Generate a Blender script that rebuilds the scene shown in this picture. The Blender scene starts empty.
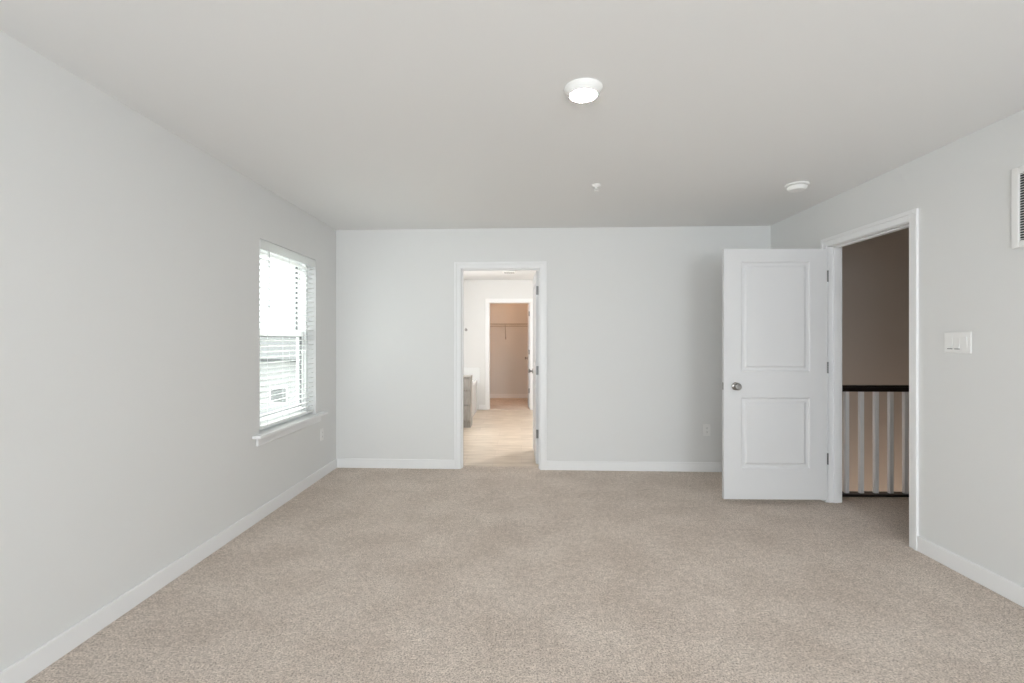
import bpy, bmesh, math, random
from mathutils import Matrix, Vector

random.seed(4)
S = bpy.context.scene
COL = S.collection

# ------------------------------------------------------------------ camera
cam_data = bpy.data.cameras.new('camera')
cam = bpy.data.objects.new('camera', cam_data)
COL.objects.link(cam)
cam.location = (0, 0, 1.305)
cam.rotation_euler = (math.pi / 2, 0, math.atan(9.5 / 486))
cam_data.sensor_width = 36
cam_data.lens = 486 / 1024 * 36
cam_data.shift_y = -1 / 1024
cam_data.clip_start = 0.05
S.camera = cam

# ------------------------------------------------------------------ world, large lights, exposure
W = bpy.data.worlds.new('world')
S.world = W
W.use_nodes = True
bgn = W.node_tree.nodes['Background']
bgn.inputs['Color'].default_value = (0.93, 0.97, 1.0, 1)
bgn.inputs['Strength'].default_value = 2.4

def area(name, loc, rot, sx, sy, power, color, portal=False):
    l = bpy.data.lights.new(name, 'AREA')
    l.shape = 'RECTANGLE'
    l.size, l.size_y = sx, sy
    l.energy = power
    l.color = color
    l.cycles.is_portal = portal
    o = bpy.data.objects.new(name, l)
    COL.objects.link(o)
    o.location, o.rotation_euler = loc, rot
    return o

def point(name, loc, power, color, r=0.08):
    l = bpy.data.lights.new(name, 'POINT')
    l.energy, l.color, l.shadow_soft_size = power, color, r
    o = bpy.data.objects.new(name, l)
    COL.objects.link(o)
    o.location = loc
    return o

DAY = (0.88, 0.95, 1.0)
PI = math.pi
# daylight through the two windows in the wall behind the camera
area('daylight_rear', (-0.95, -2.95, 1.35), (PI / 2, 0, 0), 1.5, 1.5, 66, DAY)
area('daylight_rear', (1.25, -2.95, 1.35), (PI / 2, 0, 0), 1.5, 1.5, 88, DAY)
# sky light entering the side window
area('sky_portal', (-2.2, 3.985, 1.34), (PI / 2, 0, -PI / 2), 1.1, 1.5, 1, (1, 1, 1), portal=True)
# hazy sun standing high over the window side of the house
sun = bpy.data.lights.new('hazy_sun', 'SUN')
sun.energy, sun.angle, sun.color = 17.0, math.radians(12), (1.0, 0.985, 0.96)
so = bpy.data.objects.new('hazy_sun', sun)
COL.objects.link(so)
so.rotation_euler = Vector((0.62, -0.10, -0.78)).to_track_quat('-Z', 'Y').to_euler()
# unseen fill light added at the bathroom's left wall, and the bathroom lamp
area('bathroom_fill', (-1.5, 7.3, 1.6), (PI / 2, 0, -PI / 2), 1.0, 1.0, 24, (1.0, 0.98, 0.96))
point('bathroom_lamp', (0.85, 6.5, 1.98), 60, (1.0, 0.97, 0.94), 0.12)
# closet lamp, warm
point('closet_lamp', (-0.15, 9.75, 2.33), 14, (1.0, 0.53, 0.27), 0.1)
# lamp of the floor below, shining up the stairwell
area('stair_lamp', (3.7, 4.55, -1.6), (PI, 0, 0), 0.6, 0.4, 15, (1.0, 0.84, 0.70))

S.view_settings.view_transform = 'Standard'
S.view_settings.look = 'None'
S.view_settings.gamma = 1
S.view_settings.use_curve_mapping = False
S.view_settings.exposure = 0.16
S.cycles.use_denoising = True
S.cycles.max_bounces = 12
S.cycles.diffuse_bounces = 8
S.cycles.transparent_max_bounces = 16
S.cycles.sample_clamp_indirect = 8

# ------------------------------------------------------------------ materials
def mat(name, col, rough=0.5, metal=0.0, spec=0.5):
    m = bpy.data.materials.new(name)
    m.use_nodes = True
    b = m.node_tree.nodes['Principled BSDF']
    b.inputs['Base Color'].default_value = (*col, 1)
    b.inputs['Roughness'].default_value = rough
    b.inputs['Metallic'].default_value = metal
    b.inputs['Specular IOR Level'].default_value = spec
    return m

def nodes(m):
    return m.node_tree.nodes, m.node_tree.links, m.node_tree.nodes['Principled BSDF']

def noise(m, scale, detail=4, rough=0.6, mapping=None):
    N, L, B = nodes(m)
    tc = N.new('ShaderNodeTexCoord')
    t = N.new('ShaderNodeTexNoise')
    t.inputs['Scale'].default_value = scale
    t.inputs['Detail'].default_value = detail
    t.inputs['Roughness'].default_value = rough
    if mapping:
        mp = N.new('ShaderNodeMapping')
        mp.inputs['Scale'].default_value = mapping
        L.new(tc.outputs['Object'], mp.inputs['Vector'])
        L.new(mp.outputs['Vector'], t.inputs['Vector'])
    else:
        L.new(tc.outputs['Object'], t.inputs['Vector'])
    return t

def ramp(m, src, stops):
    N, L, B = nodes(m)
    r = N.new('ShaderNodeValToRGB')
    e = r.color_ramp.elements
    while len(e) < len(stops):
        e.new(0.5)
    for k, (p, c) in enumerate(stops):
        e[k].position = p
        e[k].color = (*c, 1)
    L.new(src, r.inputs['Fac'])
    return r

def bump(m, src, strength, dist):
    N, L, B = nodes(m)
    b = N.new('ShaderNodeBump')
    b.inputs['Strength'].default_value = strength
    b.inputs['Distance'].default_value = dist
    L.new(src, b.inputs['Height'])
    L.new(b.outputs['Normal'], B.inputs['Normal'])

M = {}
M['wall'] = mat('wall_paint', (0.71, 0.715, 0.71), 0.75, spec=0.3)
t = noise(M['wall'], 260, 2)
bump(M['wall'], t.outputs['Fac'], 0.04, 0.002)
M['hall_wall'] = mat('hall_paint_with_shade', (0.53, 0.485, 0.445), 0.8, spec=0.3)  # wall paint with the hall's dim, warm light worked into the colour
M['ceiling'] = mat('ceiling_paint', (0.765, 0.77, 0.77), 0.9, spec=0.2)
M['trim'] = mat('white_trim_paint', (0.80, 0.805, 0.81), 0.38, spec=0.4)
M['door'] = mat('white_door_paint', (0.665, 0.67, 0.68), 0.42, spec=0.4)
M['vinyl'] = mat('white_vinyl', (0.87, 0.88, 0.88), 0.35)
M['plastic'] = mat('white_plastic', (0.80, 0.80, 0.79), 0.35)
M['slat'] = mat('blind_slat', (0.90, 0.905, 0.90), 0.4)
N, L, B = nodes(M['slat'])
tl = N.new('ShaderNodeBsdfTranslucent'); tl.inputs['Color'].default_value = (0.86, 0.88, 0.88, 1)
ms = N.new('ShaderNodeMixShader'); ms.inputs[0].default_value = 0.2
L.new(B.outputs[0], ms.inputs[1]); L.new(tl.outputs[0], ms.inputs[2]); L.new(ms.outputs[0], N['Material Output'].inputs['Surface'])
M['valance'] = M['slat'].copy()
M['valance'].name = 'blind_valance'
M['valance'].node_tree.nodes['Mix Shader'].inputs[0].default_value = 0.42
M['nickel'] = mat('satin_nickel', (0.36, 0.35, 0.34), 0.28, 1.0)
M['dark_metal'] = mat('hinge_metal', (0.20, 0.20, 0.20), 0.4, 1.0)
M['black_wood'] = mat('espresso_wood', (0.012, 0.008, 0.007), 0.3)
M['slot_and_shade'] = mat('dark_slot_and_shade', (0.05, 0.05, 0.05), 0.8)
M['seal'] = mat('grey_glazing_seal', (0.16, 0.165, 0.165), 0.6)
M['tub'] = mat('white_acrylic', (0.85, 0.85, 0.84), 0.15)
M['tile'] = mat('white_wall_tile', (0.80, 0.82, 0.82), 0.2)
M['counter'] = mat('white_counter', (0.84, 0.84, 0.82), 0.25)
M['wire'] = mat('white_wire', (0.42, 0.40, 0.37), 0.4)
M['cord'] = mat('blind_cord', (0.55, 0.57, 0.57), 0.6)

# carpet: beige twisted pile with darker and lighter flecks
m = M['carpet'] = mat('beige_carpet', (0.45, 0.37, 0.31), 0.95, spec=0.1)
N, L, B = nodes(m)
n1 = noise(m, 120, 4, 0.9)
n2 = noise(m, 2.6, 4, 0.6)
n3 = noise(m, 30, 4, 0.7)
r1 = ramp(m, n1.outputs['Fac'], [(0.36, (0.27, 0.215, 0.175)), (0.46, (0.64, 0.555, 0.485)), (0.60, (0.90, 0.815, 0.735))])
r2 = ramp(m, n2.outputs['Fac'], [(0.36, (0.93, 0.91, 0.895)), (0.64, (1.06, 1.06, 1.06))])
r3 = ramp(m, n3.outputs['Fac'], [(0.34, (0.84, 0.83, 0.82)), (0.64, (1.08, 1.08, 1.08))])
mx = N.new('ShaderNodeMix'); mx.data_type = 'RGBA'; mx.blend_type = 'MULTIPLY'; mx.inputs[0].default_value = 1
L.new(r1.outputs['Color'], mx.inputs[6]); L.new(r2.outputs['Color'], mx.inputs[7])
mx2 = N.new('ShaderNodeMix'); mx2.data_type = 'RGBA'; mx2.blend_type = 'MULTIPLY'; mx2.inputs[0].default_value = 1
L.new(mx.outputs[2], mx2.inputs[6]); L.new(r3.outputs['Color'], mx2.inputs[7])
L.new(mx2.outputs[2], B.inputs['Base Color'])
bump(m, n1.outputs['Fac'], 0.8, 0.012)

# bathroom floor: pale beige stone-look planks laid across the room
m = M['bath_floor'] = mat('beige_tile', (0.66, 0.58, 0.48), 0.35)
N, L, B = nodes(m)
tc = N.new('ShaderNodeTexCoord')
bk = N.new('ShaderNodeTexBrick')
bk.inputs['Color1'].default_value = (0.66, 0.575, 0.48, 1)
bk.inputs['Color2'].default_value = (0.60, 0.52, 0.43, 1)
bk.inputs['Mortar'].default_value = (0.58, 0.50, 0.415, 1)
bk.inputs['Scale'].default_value = 1
bk.inputs['Mortar Size'].default_value = 0.004
bk.inputs['Brick Width'].default_value = 0.61
bk.inputs['Row Height'].default_value = 0.305
L.new(tc.outputs['Object'], bk.inputs['Vector'])
nn = noise(m, 3.0, 5, 0.6, (1.0, 4.0, 1.0))
rr = ramp(m, nn.outputs['Fac'], [(0.34, (0.84, 0.82, 0.79)), (0.66, (1.08, 1.08, 1.08))])
mx = N.new('ShaderNodeMix'); mx.data_type = 'RGBA'; mx.blend_type = 'MULTIPLY'; mx.inputs[0].default_value = 1
L.new(bk.outputs['Color'], mx.inputs[6]); L.new(rr.outputs['Color'], mx.inputs[7])
L.new(mx.outputs[2], B.inputs['Base Color'])

# vanity: grey-brown wood grain
m = M['vanity'] = mat('grey_wood', (0.30, 0.29, 0.27), 0.5)
N, L, B = nodes(m)
nn = noise(m, 14, 5, 0.6, (6.0, 6.0, 0.6))
rr = ramp(m, nn.outputs['Fac'], [(0.3, (0.27, 0.25, 0.225)), (0.7, (0.40, 0.385, 0.36))])
L.new(rr.outputs['Color'], B.inputs['Base Color'])

# ceiling lamp lens
m = M['lens'] = mat('lamp_lens', (0.9, 0.9, 0.88), 0.4)
_, _, B = nodes(m)
B.inputs['Emission Color'].default_value = (1.0, 0.97, 0.93, 1)
B.inputs['Emission Strength'].default_value = 170

# clear window glass
m = M['glass'] = bpy.data.materials.new('window_glass')
m.use_nodes = True
N, L = m.node_tree.nodes, m.node_tree.links
N.remove(N['Principled BSDF'])
tr = N.new('ShaderNodeBsdfTransparent'); tr.inputs['Color'].default_value = (0.95, 0.975, 0.965, 1)
gl = N.new('ShaderNodeBsdfGlossy'); gl.inputs['Roughness'].default_value = 0.02
ms = N.new('ShaderNodeMixShader')
ms.inputs[0].default_value = 0.05
L.new(tr.outputs[0], ms.inputs[1]); L.new(gl.outputs[0], ms.inputs[2])
L.new(ms.outputs[0], N['Material Output'].inputs['Surface'])

# outdoors
m = M['siding'] = mat('pale_siding', (0.34, 0.345, 0.34), 0.7)
N, L, B = nodes(m)
tc = N.new('ShaderNodeTexCoord'); wv = N.new('ShaderNodeTexWave')
wv.wave_type = 'BANDS'; wv.bands_direction = 'Z'; wv.wave_profile = 'SAW'
wv.inputs['Scale'].default_value = 1.6
L.new(tc.outputs['Object'], wv.inputs['Vector'])
bump(m, wv.outputs['Fac'], 0.5, 0.03)
M['shingle'] = mat('grey_shingles', (0.08, 0.084, 0.084), 0.9)
t = noise(M['shingle'], 30, 3)
bump(M['shingle'], t.outputs['Fac'], 0.5, 0.02)
M['house_glass'] = mat('house_window_glass', (0.12, 0.125, 0.125), 0.3)
m = M['ground'] = mat('outdoor_ground', (0.45, 0.45, 0.43), 0.95)

# ------------------------------------------------------------------ mesh helpers
def box(bm, x0, x1, y0, y1, z0, z1, bev=0.0, seg=1):
    g = bmesh.ops.create_cube(bm, size=1)['verts']
    for v in g:
        v.co = Vector(((x0 + x1) / 2 + v.co.x * (x1 - x0), (y0 + y1) / 2 + v.co.y * (y1 - y0), (z0 + z1) / 2 + v.co.z * (z1 - z0)))
    if bev > 0:
        es = list({e for v in g for e in v.link_edges})
        bmesh.ops.bevel(bm, geom=es, offset=bev, segments=seg, affect='EDGES', profile=0.5)

def lathe(bm, prof, n=40, axis='Z', at=(0, 0, 0)):
    """prof: list of (radius, height) turned about an axis through at."""
    rings = []
    for r, h in prof:
        ring = []
        for k in range(n if r > 1e-6 else 1):
            a = 2 * PI * k / n
            p = Vector((r * math.cos(a), r * math.sin(a), h))
            if axis == 'Y':
                p = Vector((p.x, p.z, p.y))
            elif axis == 'X':
                p = Vector((p.z, p.x, p.y))
            ring.append(bm.verts.new(p + Vector(at)))
        rings.append(ring)
    for a, b in zip(rings, rings[1:]):
        if len(a) == 1 and len(b) == 1:
            continue
        for k in range(n):
            k2 = (k + 1) % n
            if len(a) == 1:
                bm.faces.new((a[0], b[k], b[k2]))
            elif len(b) == 1:
                bm.faces.new((a[k], b[0], a[k2]))
            else:
                bm.faces.new((a[k], b[k], b[k2], a[k2]))

def rod(bm, p, q, r, n=10):
    p, q = Vector(p), Vector(q)
    d = q - p
    g = bmesh.ops.create_cone(bm, cap_ends=True, segments=n, radius1=r, radius2=r, depth=d.length)['verts']
    rot = Vector((0, 0, 1)).rotation_difference(d.normalized()).to_matrix().to_4x4()
    bmesh.ops.transform(bm, matrix=Matrix.Translation((p + q) / 2) @ rot, verts=g)

def obj(name, bm, m, parent=None, loc=(0, 0, 0), rz=0.0, smooth=False):
    bmesh.ops.recalc_face_normals(bm, faces=bm.faces)
    me = bpy.data.meshes.new(name)
    bm.to_mesh(me)
    bm.free()
    me.materials.append(m)
    if smooth:
        for p in me.polygons:
            p.use_smooth = True
        try:
            me.set_sharp_from_angle(angle=math.radians(35))
        except Exception:
            pass
    o = bpy.data.objects.new(name, me)
    COL.objects.link(o)
    o.location = loc
    o.rotation_euler = (0, 0, rz)
    if parent:
        o.parent = parent
    return o

def boxes(*bs, bev=0.0, seg=1):
    bm = bmesh.new()
    for b in bs:
        box(bm, *b, bev=bev, seg=seg)
    return bm

def tag(o, label, cat, kind=None, group=None):
    o['label'] = label
    o['category'] = cat
    if kind:
        o['kind'] = kind
    if group:
        o['group'] = group
    return o

def thing(name, label, cat, loc=(0, 0, 0), rz=0.0, kind=None, group=None):
    o = bpy.data.objects.new(name, None)
    COL.objects.link(o)
    o.location = loc
    o.rotation_euler = (0, 0, rz)
    return tag(o, label, cat, kind, group)

ST = 'structure'
H = 2.44
XL, XR = -1.905, 2.465
YREAR = -2.8
BY, BA = 4.915, math.radians(-1.33)          # the back wall runs a little askew
BW = dict(loc=(0, BY, 0), rz=BA)             # its local frame: x along the wall, y into the wall
WT, WTR = 0.125, 0.105

# ------------------------------------------------------------------ setting: bedroom shell
bm = boxes((XL - 0.1, XR + WTR, YREAR, 4.80, -0.12, 0), (XR + WTR, 4.5, 2.2, 4.20, -0.12, 0))
fl = obj('floor', bm, M['carpet'])
bm = bmesh.new()          # the strip of carpet that follows the askew wall and runs into the doorway
vs = [(-1.95, 4.8), (2.56, 4.8), (2.56, 4.90), (0.19, 5.018), (-0.62, 5.036), (-1.95, 5.0)]
lo = [bm.verts.new((x, y, -0.12)) for x, y in vs]
hi = [bm.verts.new((x, y, 0)) for x, y in vs]
bm.faces.new(hi); bm.faces.new(lo[::-1])
for k in range(len(vs)):
    k2 = (k + 1) % len(vs)
    bm.faces.new((lo[k], lo[k2], hi[k2], hi[k]))
strip = obj('carpet_edge', bm, M['carpet'], fl)
tag(fl, 'beige cut pile carpet covering the bedroom and hallway floor', 'carpet floor', ST)

tag(obj('floor_bathroom', boxes((-1.6, 1.0, 5.03, 9.155, -0.12, -0.006)), M['bath_floor']),
    'pale beige tile floor of the bathroom', 'tile floor', ST)
tag(obj('floor_closet', boxes((-1.2, 1.3, 9.155, 11.03, -0.12, 0)), M['carpet']),
    'carpeted floor inside the far closet', 'carpet floor', ST)
tag(obj('ceiling', boxes((-2.08, XR + WTR, -2.9, 11.15, H, H + 0.08), (XR + WTR, 4.5, 2.1, 4.2, H, H + 0.08), (XR, 4.5, 4.12, 5.25, 3.0, 3.08)), M['ceiling']),
    'flat pale grey painted ceiling', 'ceiling', ST)

WY0, WY1, WZ0, WZ1 = 3.50, 4.465, 0.622, 2.05            # side window opening
tag(obj('wall_left', boxes((XL - 0.17, XL, YREAR, WY0, -0.1, H), (XL - 0.17, XL, WY1, 5.2, -0.1, H),
                           (XL - 0.17, XL, WY0, WY1, -0.1, WZ0), (XL - 0.17, XL, WY0, WY1, WZ1, H)), M['wall']),
    'pale grey wall with the window', 'wall', ST)
DS0, DS1, DZ = -0.612, 0.184, 2.032                       # bathroom doorway, clear opening
tag(obj('wall_back', boxes((-1.95, DS0 - 0.02, 0, WT, -0.1, H), (DS1 + 0.02, 2.55, 0, WT, -0.1, H),
                           (DS0 - 0.02, DS1 + 0.02, 0, WT, DZ + 0.02, H)), M['wall'], **BW),
    'pale grey far wall with the bathroom doorway', 'wall', ST)
RY0, RY1, RZ = 3.132, 3.958, 2.056                         # hallway doorway, clear opening
tag(obj('wall_right', boxes((XR, XR + WTR, YREAR, RY0 - 0.02, -0.1, H), (XR, XR + WTR, RY1 + 0.02, 5.0, -0.1, H),
                            (XR, XR + WTR, RY0 - 0.02, RY1 + 0.02, RZ + 0.02, H)), M['wall']),
    'pale grey wall with the hallway doorway and switch', 'wall', ST)
tag(obj('wall_rear', boxes((XL, -1.65, YREAR - 0.1, YREAR, 0, H), (-0.25, 0.55, YREAR - 0.1, YREAR, 0, H), (1.95, XR, YREAR - 0.1, YREAR, 0, H),
                           (-1.65, -0.25, YREAR - 0.1, YREAR, 0, 0.65), (-1.65, -0.25, YREAR - 0.1, YREAR, 2.05, H),
                           (0.55, 1.95, YREAR - 0.1, YREAR, 0, 0.65), (0.55, 1.95, YREAR - 0.1, YREAR, 2.05, H)), M['wall']),
    'pale grey wall behind the viewer with two window openings', 'wall', ST)

# ------------------------------------------------------------------ setting: bathroom, closet, hall shells
tag(obj('wall_bathroom_left', boxes((-1.7, -1.602, 5.02, 9.155, -0.1, H)), M['wall']), 'white side wall of the bathroom beside the tub', 'wall', ST)
tag(obj('wall_bathroom_right', boxes((1.0, 1.1, 5.05, 9.155, -0.1, H)), M['wall']), 'bathroom side wall behind its open door', 'wall', ST)
CX0, CX1, CZ, CY = -0.61, 0.165, 2.022, 9.155              # closet doorway
tag(obj('wall_bathroom_back', boxes((-1.7, CX0 - 0.02, CY, CY + 0.115, -0.1, H), (CX1 + 0.02, 1.3, CY, CY + 0.115, -0.1, H),
                                    (CX0 - 0.02, CX1 + 0.02, CY, CY + 0.115, CZ + 0.02, H)), M['wall']),
    'white bathroom end wall with the closet doorway', 'wall', ST)
M['closet_wall'] = M['wall']
tag(obj('wall_closet', boxes((-1.2, 1.3, 11.02, 11.12, -0.1, H), (-1.3, -1.2, CY + 0.115, 11.12, -0.1, H), (1.3, 1.4, CY + 0.115, 11.12, -0.1, H)), M['wall']),
    'tan lit walls of the closet beyond the bathroom', 'wall', ST)
tag(obj('wall_hall', boxes((XR + WTR, 4.5, 5.15, 5.25, -2.7, 3.0), (4.4, 4.5, 2.1, 4.2, -2.7, H), (4.4, 4.5, 4.2, 5.15, -2.7, 3.0), (XR, XR + WTR, 4.2, 5.25, H + 0.08, 3.0), (XR, 4.5, 4.12, 4.2, H + 0.08, 3.0), (XR + WTR, 4.4, 2.1, 2.2, -0.12, H),
                           (XR, XR + WTR, 4.2, 5.15, -2.7, -0.1), (XR, 4.4, 4.10, 4.20, -2.7, -0.12)), M['hall_wall']),
    'shadowed stairwell wall beyond the railing', 'wall', ST)
tag(obj('floor_stair_landing', boxes((XR, 4.5, 4.2, 5.25, -2.8, -2.7)), M['carpet']), 'carpeted landing at the bottom of the stairwell', 'carpet floor', ST)

# ------------------------------------------------------------------ baseboards
BH, BT = 0.095, 0.014
def baseboard(name, label, runs, **kw):
    """runs: (x0, x1, y0, y1); board plus a slim eased top lip."""
    bm = bmesh.new()
    for r in runs:
        box(bm, *r, 0, BH, bev=0.004, seg=2)
    return tag(obj(name, bm, M['trim'], **kw), label, 'baseboard', ST)
CW = 0.066
baseboard('baseboard_left', 'white baseboard along the window wall', [(XL, XL + BT, YREAR, 4.955)])
baseboard('baseboard_back', 'white baseboard along the far wall', [(-1.895, DS0 - 0.005 - CW, -BT, 0), (DS1 + 0.005 + CW, 2.45, -BT, 0)], **BW)
baseboard('baseboard_right', 'white baseboard along the wall under the light switch', [(XR - BT, XR, YREAR, RY0 - 0.005 - CW), (XR - BT, XR, RY1 + 0.005 + CW, 4.85)])
baseboard('baseboard_bathroom', 'white baseboard on the bathroom end wall', [(-0.80, CX0 - CW, CY - BT, CY), (CX1 + CW, 1.0, CY - BT, CY)])
baseboard('baseboard_closet', 'white baseboard along the closet back wall', [(-1.2, 1.3, 11.02 - BT, 11.02)])

# ------------------------------------------------------------------ door frames (jamb, stop, casing)
def casing_profile(bm, a0, a1, top, w, face, sign, along):
    """three mitred-looking boards around an opening; a stepped profile: a thin inner board and a thicker outer band."""
    def b(u0, u1, z0, z1, d0, d1):
        lo_, hi_ = sorted((face + sign * d0, face + sign * d1))
        if along == 'x':
            box(bm, u0, u1, lo_, hi_, z0, z1, bev=0.002)
        else:
            box(bm, lo_, hi_, u0, u1, z0, z1, bev=0.002)
    r = 0.005
    i = w * 0.6
    for s in (-1, 1):                        # the bands nest inside each other without sharing faces
        e = a0 - r if s < 0 else a1 + r
        b(*sorted((e, e + s * i)), 0, top + r + i, 0, 0.012)
        b(*sorted((e + s * i, e + s * w)), 0, top + r + w, 0, 0.018)
    b(a0 - r, a1 + r, top + r, top + r + i, 0, 0.012)
    b(a0 - r - i, a1 + r + i, top + r + i, top + r + w, 0, 0.018)

def door_frame(name, label, a0, a1, top, d0, d1, along, stop, **kw):
    """jamb boards lining the opening between depths d0 and d1, a stop strip, casings on both faces."""
    t = thing(name, label, 'door frame', kind=ST, **kw)
    def b(bm, u0, u1, v0, v1, z0, z1):
        if along == 'x':
            box(bm, u0, u1, v0, v1, z0, z1, bev=0.001)
        else:
            box(bm, v0, v1, u0, u1, z0, z1, bev=0.001)
    bm = bmesh.new()
    b(bm, a0 - 0.019, a0, d0, d1, 0, top); b(bm, a1, a1 + 0.019, d0, d1, 0, top); b(bm, a0 - 0.019, a1 + 0.019, d0, d1, top, top + 0.019)
    obj('jamb', bm, M['trim'], t)
    bm = bmesh.new()
    s0, s1 = stop
    b(bm, a0, a0 + 0.011, s0, s1, 0, top); b(bm, a1 - 0.011, a1, s0, s1, 0, top); b(bm, a0 + 0.011, a1 - 0.011, s0, s1, top - 0.011, top)
    obj('door_stop', bm, M['trim'], t)
    for face, sign in ((d0, -1), (d1, 1)):
        bm = bmesh.new()
        casing_profile(bm, a0, a1, top, CW, face, sign, along)
        obj('casing', bm, M['trim'], t)
    return t
door_frame('trim_1', 'white casing around the bathroom doorway in the far wall', DS0, DS1, DZ, 0, WT, 'x', (0.035, 0.075), **BW)
door_frame('trim_2', 'white casing around the hallway doorway', RY0, RY1, RZ, XR, XR + WTR, 'y', (XR + 0.042, XR + 0.076))
door_frame('trim_3', 'white casing around the closet doorway beyond the bathroom', CX0, CX1, CZ, CY, CY + 0.115, 'x', (CY + 0.03, CY + 0.07))

# ------------------------------------------------------------------ door leaves
def leaf_bm(w, h, t, px0, px1, rows):
    """two-panel moulded leaf: x 0..w, z 0..h, faces at y = +-t/2; rows: (z0, z1) of each panel."""
    bm = bmesh.new()
    xs = [0, px0, px1, w]
    zs = [0] + [v for r in rows for v in r] + [h]
    prof = [(0, 0), (0.003, 0.001), (0.010, 0.009), (0.030, 0.010), (0.034, 0.009), (0.046, 0.002), (0.050, 0.0015)]
    for sg in (-1, 1):
        y = sg * t / 2
        for i in range(3):
            for j in range(len(zs) - 1):
                x0, x1, z0, z1 = xs[i], xs[i + 1], zs[j], zs[j + 1]
                if i == 1 and j % 2 == 1:
                    loops = []
                    for o, d in prof:
                        loops.append([bm.verts.new((a, y - sg * d, b)) for a, b in
                                      ((x0 + o, z0 + o), (x1 - o, z0 + o), (x1 - o, z1 - o), (x0 + o, z1 - o))])
                    for p, q in zip(loops, loops[1:]):
                        for k in range(4):
                            bm.faces.new((p[k], p[(k + 1) % 4], q[(k + 1) % 4], q[k]))
                    bm.faces.new(loops[-1])
                else:
                    bm.faces.new([bm.verts.new((a, y, b)) for a, b in ((x0, z0), (x1, z0), (x1, z1), (x0, z1))])
    for zz in (0, h):
        for i in range(3):
            bm.faces.new([bm.verts.new((xs[i + a], b * t / 2, zz)) for a, b in ((0, -1), (1, -1), (1, 1), (0, 1))])
    for xx in (0, w):
        for j in range(len(zs) - 1):
            bm.faces.new([bm.verts.new((xx, b * t / 2, zs[j + a])) for a, b in ((0, -1), (1, -1), (1, 1), (0, 1))])
    bmesh.ops.remove_doubles(bm, verts=bm.verts, dist=1e-5)
    return bm

def knob_bm(side, t):
    """rosette, neck and a rounded knob standing on one face of a leaf (axis along y)."""
    bm = bmesh.new()
    prof = [(0.0, 0), (0.032, 0), (0.032, 0.004), (0.026, 0.009), (0.012, 0.012), (0.011, 0.028), (0.02, 0.034), (0.027, 0.042), (0.028, 0.050), (0.022, 0.057), (0.0, 0.060)]
    lathe(bm, [(r, side * (t / 2 + h)) for r, h in prof], 28, 'Y')
    return bm

def make_leaf(name, label, loc, rz, w, h, px, rows, knob_x, knob_z, hinge_x, hinge_zs, hinge_y):
    """leaf with latch and hinge parts; hinge plates sit on the hinge edge with the knuckle at the pin side."""
    T = 0.035
    d = thing(name, label, 'door', loc, rz, ST)
    obj('door_leaf', leaf_bm(w, h, T, px[0], px[1], rows), M['door'], d)
    for sd in (-1, 1):
        k = obj('door_knob', knob_bm(sd, T), M['nickel'], d, (knob_x, 0, knob_z), smooth=True)
        k['label'] = 'satin nickel knob'
    edge = 0.0 if knob_x < w / 2 else w
    e0, e1 = sorted((edge, edge + (-0.0015 if edge == 0 else 0.0015)))
    lt = obj('latch_plate', boxes((e0, e1, -0.0125, 0.0125, knob_z - 0.029, knob_z + 0.029)), M['nickel'], d)
    lt['label'] = 'metal latch plate'
    out = 1 if hinge_x > w / 2 else -1
    for hz in hinge_zs:
        bm = bmesh.new()
        a, b = sorted((hinge_x, hinge_x + out * 0.003))
        box(bm, a, b, -T / 2 + 0.002, T / 2 - 0.002, hz - 0.045, hz + 0.045)
        for s in range(5):
            rod(bm, (hinge_x + out * 0.004, hinge_y, hz - 0.045 + s * 0.018 + 0.0005), (hinge_x + out * 0.004, hinge_y, hz - 0.045 + (s + 1) * 0.018 - 0.0005), 0.006, 10)
        hg = obj('hinge', bm, M['dark_metal'], d, smooth=True)
        hg['label'] = 'grey metal hinge'
    return d

# hallway door, swung open to the room; hinged on its right edge as seen
make_leaf('door_1', 'open white two-panel door with knob in front of the far wall', (1.614, 3.926, 0.040), 0, 0.812, 1.994,
          (0.137, 0.682), ((0.243, 0.812), (1.016, 1.896)), 0.092, 0.90, 0.812, (1.776, 1.05, 0.326), -0.0215)
# bathroom door, swung into the bathroom; its hinge edge faces the room
bl = make_leaf('door_2', 'white bathroom door standing open, hinge edge towards the bedroom', (0, 0, 0), 0, 0.775, 2.002,
               (0.12, 0.655), ((0.243, 0.81), (1.015, 1.89)), 0.70, 0.92, 0.0, (1.80, 0.97, 0.31), -0.0215)
p = Matrix.Rotation(BA, 4, 'Z') @ Vector((0.1635, WT + 0.012, 0))
bl.location = (p.x, p.y + BY, 0.025)
bl.rotation_euler = (0, 0, math.radians(91.0))
cl = make_leaf('door_3', 'white closet door standing open beyond the bathroom', (0, 0, 0), 0, 0.73, 1.985,
               (0.12, 0.61), ((0.243, 0.81), (1.015, 1.89)), 0.66, 0.92, 0.0, (1.79, 1.06, 0.32), -0.0215)
cl.location = (0.150, CY + 0.127, 0.025)
cl.rotation_euler = (0, 0, math.radians(90.5))

# hinge plates left on the hallway jamb are part of that frame's hinges; strike plate on the near jamb
sp = obj('strike_plate', boxes((XR + 0.010, XR + 0.038, RY0, RY0 + 0.0015, 0.905, 0.975)), M['nickel'])
tag(sp, 'metal strike plate on the hallway door jamb', 'strike plate')
sp.parent = bpy.data.objects['trim_2']
for k in ('label', 'category'):
    del sp[k]

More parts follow.
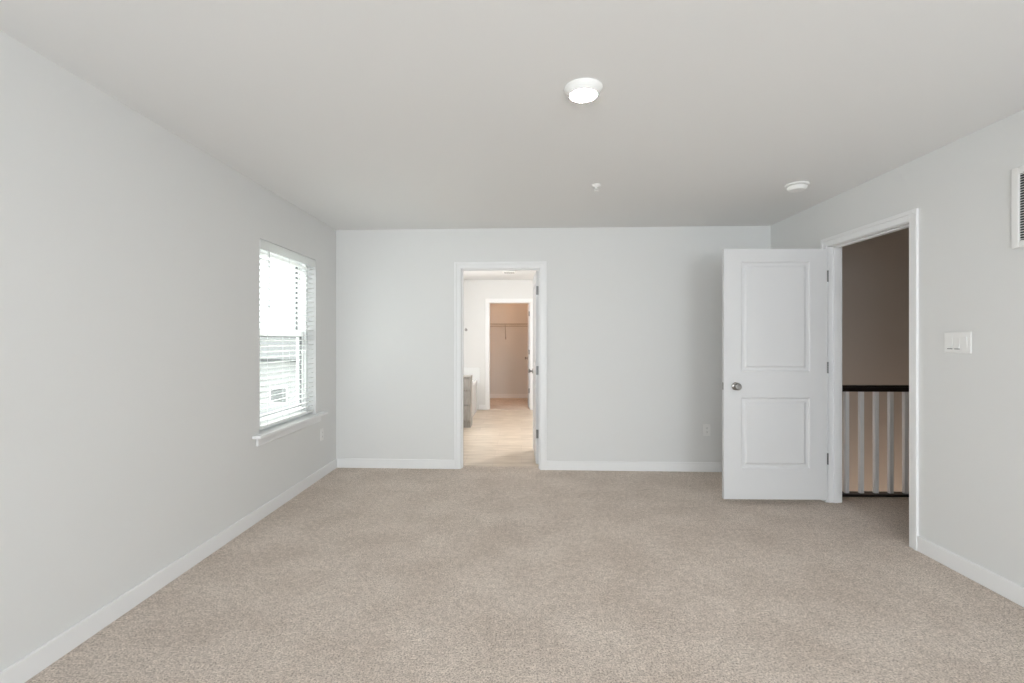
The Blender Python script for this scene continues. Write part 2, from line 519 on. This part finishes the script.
# ------------------------------------------------------------------ side window
win = thing('window_1', 'white double hung window in the side wall', 'window', kind=ST)
GX = -2.025
x0, x1 = GX - 0.045, GX + 0.045
obj('window_frame', boxes((x0, x1, WY0, WY0 + 0.04, WZ0, WZ1), (x0, x1, WY1 - 0.04, WY1, WZ0, WZ1),
                          (x0, x1, WY0 + 0.04, WY1 - 0.04, WZ0, WZ0 + 0.045), (x0, x1, WY0 + 0.04, WY1 - 0.04, WZ1 - 0.018, WZ1), bev=0.002), M['vinyl'], win)
def sash(cx, z0, z1):
    a, b = WY0 + 0.04, WY1 - 0.04
    t, s = 0.015, 0.045
    o = obj('sash', boxes((cx - t, cx + t, a, a + s, z0, z1), (cx - t, cx + t, b - s, b, z0, z1),
                          (cx - t, cx + t, a + s, b - s, z0, z0 + s), (cx - t, cx + t, a + s, b - s, z1 - s, z1), bev=0.002), M['vinyl'], win)
    obj('pane', boxes((cx - 0.002, cx + 0.002, a + s, b - s, z0 + s, z1 - s)), M['glass'], o)
    u, v = 0.008, 0.016          # dark glazing seal around the pane
    obj('glazing_seal', boxes((cx - u, cx + u, a + s, a + s + v, z0 + s, z1 - s), (cx - u, cx + u, b - s - v, b - s, z0 + s, z1 - s),
                              (cx - u, cx + u, a + s + v, b - s - v, z0 + s, z0 + s + v * 0.5), (cx - u, cx + u, a + s + v, b - s - v, z1 - s - v * 0.5, z1 - s)), M['seal'], o)
sash(GX + 0.018, WZ0 + 0.045, 1.385)
sash(GX - 0.018, 1.34, WZ1 - 0.018)
bm = boxes((XL - 0.08, XL, WY0, WY1, 0.606, 0.626), (XL, XL + 0.062, 3.40, 4.60, 0.606, 0.628), bev=0.004, seg=2)
obj('sill', bm, M['trim'], win)
obj('apron', boxes((XL, XL + 0.016, 3.45, 4.55, 0.545, 0.606), bev=0.003), M['trim'], win)

# ------------------------------------------------------------------ window blind
bx = -1.947
bl = thing('window_blind', 'white horizontal slat blind hanging in the side window', 'window blind', (bx, (WY0 + WY1) / 2, 2.04))
hw = (WY1 - WY0) / 2 - 0.008
obj('head_rail', boxes((-0.020, 0.020, -hw, hw, -0.022, 0.006)), M['slat'], bl)
obj('valance', boxes((0.030, 0.044, -hw - 0.004, hw + 0.006, -0.062, 0.008), bev=0.004, seg=2), M['valance'], bl)
bm = bmesh.new()
NS, PITCH = 30, 0.0432
ztop = -0.085
for k in range(NS):
    z = ztop - k * PITCH
    tilt = math.radians(7)
    pts = []
    for j in range(6):
        u = -0.025 + 0.05 * j / 5
        c = 0.0025 * (1 - (u / 0.025) ** 2)
        pts.append((u * math.cos(tilt) - c * math.sin(tilt), u * math.sin(tilt) + c))
    up = [[bm.verts.new((u, y, z + w + 0.0017)) for u, w in pts] for y in (-hw, hw)]
    dn = [[bm.verts.new((u, y, z + w - 0.0017)) for u, w in pts] for y in (-hw, hw)]
    for j in range(5):
        bm.faces.new((up[0][j], up[0][j + 1], up[1][j + 1], up[1][j]))
        bm.faces.new((dn[0][j], dn[1][j], dn[1][j + 1], dn[0][j + 1]))
    for e in (0, 1):
        for j in range(5):
            bm.faces.new((up[e][j], dn[e][j], dn[e][j + 1], up[e][j + 1]))
    for j in (0, 5):
        bm.faces.new((up[0][j], up[1][j], dn[1][j], dn[0][j]))
obj('slats', bm, M['slat'], bl)
zb = ztop - NS * PITCH
obj('bottom_rail', boxes((-0.025, 0.025, -hw, hw, zb - 0.012, zb + 0.008), bev=0.003), M['slat'], bl)
for y in (-hw + 0.13, 0.0, hw - 0.13):
    bm = bmesh.new()
    for u in (-0.0265, 0.0265):
        rod(bm, (u, y, -0.05), (u, y, zb), 0.0011, 6)
    obj('ladder_cord', bm, M['cord'], bl)
bm = bmesh.new()
yw = -hw + 0.135
rod(bm, (0.036, yw, -0.06), (0.036, yw, -0.47), 0.0042, 8)
rod(bm, (0.036, yw, -0.47), (0.036, yw, -0.50), 0.0060, 8)
w_ = obj('tilt_wand', bm, M['cord'], bl, smooth=True)
w_['label'] = 'thin grey tilt wand'

# ------------------------------------------------------------------ ceiling fittings
cl_ = thing('ceiling_light', 'round white lit flush ceiling light', 'ceiling light', (0.278, 2.19, H))
bm = bmesh.new()
lathe(bm, [(0, 0), (0.085, 0), (0.086, -0.006), (0.080, -0.016), (0.072, -0.026), (0.0640, -0.0355), (0.0610, -0.0355), (0.0610, -0.030), (0.0, -0.030)], 56)
obj('trim_ring', bm, M['plastic'], cl_, smooth=True)
bm = bmesh.new()
lathe(bm, [(0.0, -0.031), (0.0600, -0.031), (0.0600, -0.0345), (0, -0.0348)], 56)
obj('diffuser', bm, M['lens'], cl_, smooth=True)

sd = thing('smoke_detector', 'round white smoke detector on the ceiling near the hallway door', 'smoke detector', (2.004, 3.576, H))
bm = bmesh.new()
lathe(bm, [(0, 0), (0.078, 0), (0.079, -0.008), (0.074, -0.013), (0, -0.013)], 48)
obj('mounting_base', bm, M['plastic'], sd, smooth=True)
bm = bmesh.new()
lathe(bm, [(0, -0.012), (0.058, -0.012), (0.058, -0.016), (0.066, -0.017), (0.064, -0.030), (0.052, -0.043), (0.025, -0.047), (0, -0.048)], 48)
obj('detector_body', bm, M['plastic'], sd, smooth=True)
bm = bmesh.new()
lathe(bm, [(0, -0.0475), (0.011, -0.0465), (0.010, -0.050), (0, -0.051)], 20)
obj('test_button', bm, M['plastic'], sd, smooth=True)

sk = thing('sprinkler_head', 'tiny white sprinkler head on the ceiling above the far doorway', 'sprinkler', (0.547, 3.559, H))
bm = bmesh.new()
lathe(bm, [(0, 0), (0.034, 0), (0.034, -0.004), (0.026, -0.012), (0.016, -0.014), (0, -0.014)], 32)
obj('escutcheon', bm, M['plastic'], sk, smooth=True)
bm = bmesh.new()
lathe(bm, [(0, -0.013), (0.010, -0.013), (0.010, -0.024), (0.006, -0.028), (0, -0.028)], 16)
for sx in (-1, 1):
    rod(bm, (sx * 0.010, 0, -0.020), (sx * 0.013, 0, -0.034), 0.002, 8)
    rod(bm, (sx * 0.013, 0, -0.034), (0, 0, -0.046), 0.002, 8)
obj('sprinkler_frame', bm, M['plastic'], sk, smooth=True)
bm = bmesh.new()
lathe(bm, [(0, -0.044), (0.020, -0.045), (0.020, -0.0475), (0, -0.048)], 24)
obj('deflector', bm, M['plastic'], sk, smooth=True)

# ------------------------------------------------------------------ wall fittings
# return-air grille high on the right wall, cut by the edge of the view
vt = thing('air_vent', 'white louvred air vent high on the wall above the light switch', 'air vent', (XR, 2.262, 1.963))
hy, hz = 0.222, 0.199
obj('frame', boxes((-0.012, 0, -hy, -hy + 0.036, -hz, hz), (-0.012, 0, hy - 0.036, hy, -hz, hz),
                   (-0.012, 0, -hy + 0.036, hy - 0.036, hz - 0.034, hz), (-0.012, 0, -hy + 0.036, hy - 0.036, -hz, -hz + 0.034), bev=0.003), M['plastic'], vt)
obj('duct_back', boxes((-0.0008, 0, -hy + 0.03, hy - 0.03, -hz + 0.03, hz - 0.03)), M['slot_and_shade'], vt)
bm = bmesh.new()
nl = 26
for k in range(nl):
    z = -hz + 0.034 + (k + 0.5) * (2 * hz - 0.068) / nl
    q = [(-0.0115, z - 0.0028), (-0.0115, z - 0.0010), (-0.0015, z + 0.0042), (-0.0015, z + 0.0024)]
    a = [bm.verts.new((u, -hy + 0.036, w)) for u, w in q]
    b = [bm.verts.new((u, hy - 0.036, w)) for u, w in q]
    for j in range(4):
        bm.faces.new((a[j], a[(j + 1) % 4], b[(j + 1) % 4], b[j]))
    bm.faces.new(a); bm.faces.new(b[::-1])
obj('louvres', bm, M['plastic'], vt)

# triple rocker light switch
sw = thing('light_switch', 'white triple rocker light switch beside the hallway doorway', 'light switch', (XR, 2.793, 1.293))
obj('switch_plate', boxes((-0.006, 0, -0.084, 0.084, -0.0595, 0.0595), bev=0.003, seg=2), M['plastic'], sw)
for k, up in ((-1, False), (0, True), (1, True)):
    bm = bmesh.new()
    c = k * 0.046
    out_t, out_b = (-0.007, -0.0125) if not up else (-0.0065, -0.0135)
    if not up:
        out_t, out_b = -0.0125, -0.0065
    v = []
    for yy in (c - 0.0165, c + 0.0165):
        v.append([bm.verts.new(p_) for p_ in ((-0.004, yy, -0.0335), (out_b, yy, -0.0335), (-0.0085, yy, 0), (out_t, yy, 0.0335), (-0.004, yy, 0.0335))])
    bm.faces.new(v[0]); bm.faces.new(v[1][::-1])
    for j in range(5):
        bm.faces.new((v[0][j], v[0][(j + 1) % 5], v[1][(j + 1) % 5], v[1][j]))
    obj('rocker', bm, M['plastic'], sw)
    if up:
        obj('rocker_shadow_strip', boxes((-0.0075, -0.004, c - 0.0165, c + 0.0165, -0.0375, -0.0337)), M['slot_and_shade'], sw)  # dark strip standing in for the shadow under the rocker

def outlet(name, label, parent_kw):
    """duplex outlet facing local -y."""
    t = thing(name, label, 'power outlet', **parent_kw)
    obj('cover_plate', boxes((-0.035, 0.035, -0.006, 0, -0.058, 0.058), bev=0.003, seg=2), M['plastic'], t)
    for s in (-1, 1):
        zc = s * 0.0195
        f_ = obj('socket', boxes((-0.0165, 0.0165, -0.0085, -0.004, zc - 0.0145, zc + 0.0145), bev=0.003, seg=2), M['plastic'], t)
        obj('slots', boxes((-0.0075, -0.0055, -0.009, -0.0083, zc - 0.003, zc + 0.006), (0.0055, 0.0075, -0.009, -0.0083, zc - 0.003, zc + 0.006), (-0.002, 0.002, -0.009, -0.0083, zc - 0.010, zc - 0.006)), M['slot_and_shade'], f_)
    return t
p = Matrix.Rotation(BA, 4, 'Z') @ Vector((1.842, 0, 0))
outlet('power_outlet', 'white power outlet low on the far wall beside the open door', dict(loc=(p.x, p.y + BY, 0.415), rz=BA))
outlet('power_outlet', 'white power outlet low on the side wall under the window', dict(loc=(XL, 4.595, 0.41), rz=PI / 2))

# ------------------------------------------------------------------ stair railing in the hallway
rl = thing('stair_railing', 'dark handrail on white balusters beyond the hallway doorway', 'stair railing', (XR + WTR, 4.15, 0))
LEN = 4.4 - XR - WTR
bm = boxes((0, LEN, -0.030, 0.030, 0.876, 0.915), bev=0.004)
box(bm, 0, LEN, -0.024, 0.024, 0.909, 0.930, bev=0.009, seg=3)
hr = obj('handrail', bm, M['black_wood'], rl)
hr['label'] = 'nearly black wooden handrail'
sh = obj('shoe_rail', boxes((0, LEN, -0.045, 0.045, 0.0, 0.022), bev=0.003), M['black_wood'], rl)
sh['label'] = 'nearly black wooden bottom rail'
src = None
for k in range(14):
    x = 0.166 + k * 0.1225
    if src is None:
        src = obj('baluster', boxes((-0.016, 0.016, -0.016, 0.016, 0.022, 0.877), bev=0.0015), M['trim'], rl, (x, 0, 0))
    else:
        c = src.copy()
        COL.objects.link(c)
        c.parent = rl
        c.location = (x, 0, 0)

# ------------------------------------------------------------------ bathroom contents
va = thing('storage_cabinet', 'grey wood cabinet standing before the bathtub in the bathroom', 'cabinet', (-1.192, 7.50, 0))
obj('cabinet_body', boxes((-0.408, 0.427, -0.245, 0.06, 0.09, 0.748), (-0.408, 0.427, -0.20, 0.06, -0.006, 0.09)), M['vanity'], va)
obj('cabinet_top', boxes((-0.408, 0.429, -0.268, 0.06, 0.748, 0.770), bev=0.003), M['vanity'], va)
for z0, z1 in ((0.11, 0.33), (0.345, 0.55), (0.565, 0.735)):
    d = obj('drawer', boxes((0.06, 0.415, -0.264, -0.246, z0, z1), bev=0.004), M['vanity'], va)
    bm = bmesh.new()
    zc = (z0 + z1) / 2
    rod(bm, (0.16, -0.285, zc), (0.31, -0.285, zc), 0.005)
    rod(bm, (0.18, -0.285, zc), (0.18, -0.264, zc), 0.004); rod(bm, (0.29, -0.285, zc), (0.29, -0.264, zc), 0.004)
    obj('pull', bm, M['nickel'], d, smooth=True)
dr = obj('cabinet_door', boxes((-0.398, 0.045, -0.264, -0.246, 0.11, 0.735), bev=0.004), M['vanity'], va)
bm = bmesh.new()
lathe(bm, [(0.0, 0), (0.005, 0), (0.005, -0.014), (0.014, -0.018), (0.014, -0.026), (0, -0.028)], 16, 'Y', (0.01, -0.264, 0.66))
obj('knob', bm, M['nickel'], dr, smooth=True)

# bathtub: alcove tub with rounded rim, long side along the room
tb = thing('bathtub', 'white bathtub behind the grey cabinet in the bathroom', 'bathtub', (-1.2075, 8.455, 0))
bm = bmesh.new()
def rrect(hx, hy, r, z, n=8):
    out = []
    for cx, cy, a0 in ((hx - r, hy - r, 0), (-hx + r, hy - r, PI / 2), (-hx + r, -hy + r, PI), (hx - r, -hy + r, 3 * PI / 2)):
        for k in range(n + 1):
            a = a0 + PI / 2 * k / n
            out.append(bm.verts.new((cx + r * math.cos(a), cy + r * math.sin(a), z)))
    return out
hx, hy = 0.388, 0.675
rings = [rrect(hx - 0.012, hy - 0.012, 0.12, -0.006), rrect(hx - 0.008, hy - 0.008, 0.13, 0.50), rrect(hx, hy, 0.14, 0.53), rrect(hx + 0.0, hy + 0.0, 0.14, 0.565),
         rrect(hx - 0.015, hy - 0.015, 0.13, 0.58), rrect(hx - 0.06, hy - 0.06, 0.16, 0.575), rrect(hx - 0.085, hy - 0.09, 0.18, 0.53),
         rrect(hx - 0.13, hy - 0.18, 0.16, 0.18), rrect(hx - 0.19, hy - 0.25, 0.1, 0.14)]
for a, b in zip(rings, rings[1:]):
    n = len(a)
    for k in range(n):
        bm.faces.new((a[k], a[(k + 1) % n], b[(k + 1) % n], b[k]))
bm.faces.new(rings[-1]); bm.faces.new(rings[0][::-1])
obj('tub_shell', bm, M['tub'], tb, smooth=True)
bm = bmesh.new()
lathe(bm, [(0, 0.142), (0.03, 0.142), (0.03, 0.146), (0, 0.147)], 20, 'Z', (0, 0.35, 0))
obj('drain', bm, M['nickel'], tb, smooth=True)

tag(obj('tile_surround', boxes((-1.6, -0.785, CY - 0.010, CY, 0.50, 0.80), bev=0.002), M['tile']),
    'white tile splash panel on the wall behind the tub', 'tile panel', ST)

hk = thing('robe_hook', 'small grey robe hook on the bathroom end wall', 'robe hook', (-1.045, CY, 1.505))
bm = bmesh.new()
lathe(bm, [(0, 0), (0.026, 0), (0.026, -0.006), (0.012, -0.010), (0, -0.010)], 24, 'Y')
obj('rosette', bm, M['nickel'], hk, smooth=True)
bm = bmesh.new()
pts = [(0, -0.006, 0.004), (0, -0.035, -0.004), (0, -0.055, 0.006), (0, -0.060, 0.026)]
for a, b in zip(pts, pts[1:]):
    rod(bm, a, b, 0.006)
lathe(bm, [(0, 0.02), (0.010, 0.024), (0.010, 0.032), (0, 0.037)], 12, 'Z', (0, -0.060, 0.0))
obj('hook_arm', bm, M['nickel'], hk, smooth=True)

fn = thing('exhaust_fan', 'white exhaust fan grille on the bathroom ceiling', 'exhaust fan', (-0.20, 7.97, H))
bm = boxes((-0.12, 0.12, -0.12, 0.12, -0.012, 0), bev=0.004, seg=2)
box(bm, -0.10, 0.10, -0.10, 0.10, -0.024, -0.010, bev=0.008, seg=2)
obj('cover', bm, M['plastic'], fn)
bm = bmesh.new()
for k in range(9):
    y = -0.08 + k * 0.02
    box(bm, -0.085, 0.085, y - 0.003, y + 0.003, -0.0245, -0.0235)
obj('grille_slots', bm, M['slot_and_shade'], fn)

# ------------------------------------------------------------------ closet contents
ws = thing('wire_shelf', 'white wire shelf with hanging rail along the closet back wall', 'wire shelf', (0, 11.02, 1.675))
bm = bmesh.new()
for y, z in ((-0.305, 0), (-0.305, -0.028), (-0.20, -0.003), (-0.10, -0.003), (-0.006, 0)):
    rod(bm, (-1.195, y, z), (1.295, y, z), 0.0035, 6)
k = -1.18
while k < 1.29:
    rod(bm, (k, -0.305, 0.002), (k, -0.004, 0.002), 0.0014, 4)
    rod(bm, (k, -0.305, 0.002), (k, -0.305, -0.028), 0.0014, 4)
    k += 0.0254
obj('wire_deck', bm, M['wire'], ws)
bm = bmesh.new()
rod(bm, (-1.195, -0.27, -0.055), (1.295, -0.27, -0.055), 0.008, 10)
obj('hanging_rod', bm, M['wire'], ws)
for x in (-0.98, -0.36, 0.62, 1.1):
    bm = bmesh.new()
    rod(bm, (x, -0.30, -0.02), (x, -0.006, -0.315), 0.006, 8)
    box(bm, x - 0.012, x + 0.012, -0.010, 0, -0.345, -0.29)
    obj('brace', bm, M['wire'], ws)

# ------------------------------------------------------------------ outdoors, seen through the side window (the room is upstairs)
tag(obj('ground', boxes((-60, -2.6, -10, 80, -3.3, -3.1)), M['ground']), 'pale ground outside below the window', 'ground', ST)
hs = thing('neighbouring_house', 'pale house with grey roof seen through the side window', 'house', (-14.0, 25.0, -3.1))
obj('house_wall', boxes((-7, 7, 0, 7, 0, 3.45)), M['siding'], hs)
bm = bmesh.new()
e = 0.35
pr = [(-e, 3.30), (3.5, 4.62), (7 + e, 3.30), (7 + e, 3.45), (3.5, 4.80), (-e, 3.45)]
a = [bm.verts.new((-7 - e, y, z)) for y, z in pr]
b = [bm.verts.new((7 + e, y, z)) for y, z in pr]
bm.faces.new(a); bm.faces.new(b[::-1])
for j in range(6):
    bm.faces.new((a[j], a[(j + 1) % 6], b[(j + 1) % 6], b[j]))
obj('roof', bm, M['shingle'], hs)
for x in (-4.6, -1.8, 1.0, 3.8):
    f_ = obj('house_window', boxes((x - 0.07, x + 0.87, -0.05, 0, 1.12, 2.0), bev=0.01), M['vinyl'], hs, (0, 0, 0))
    obj('pane', boxes((x, x + 0.80, -0.055, -0.045, 1.20, 1.92)), M['house_glass'], f_)
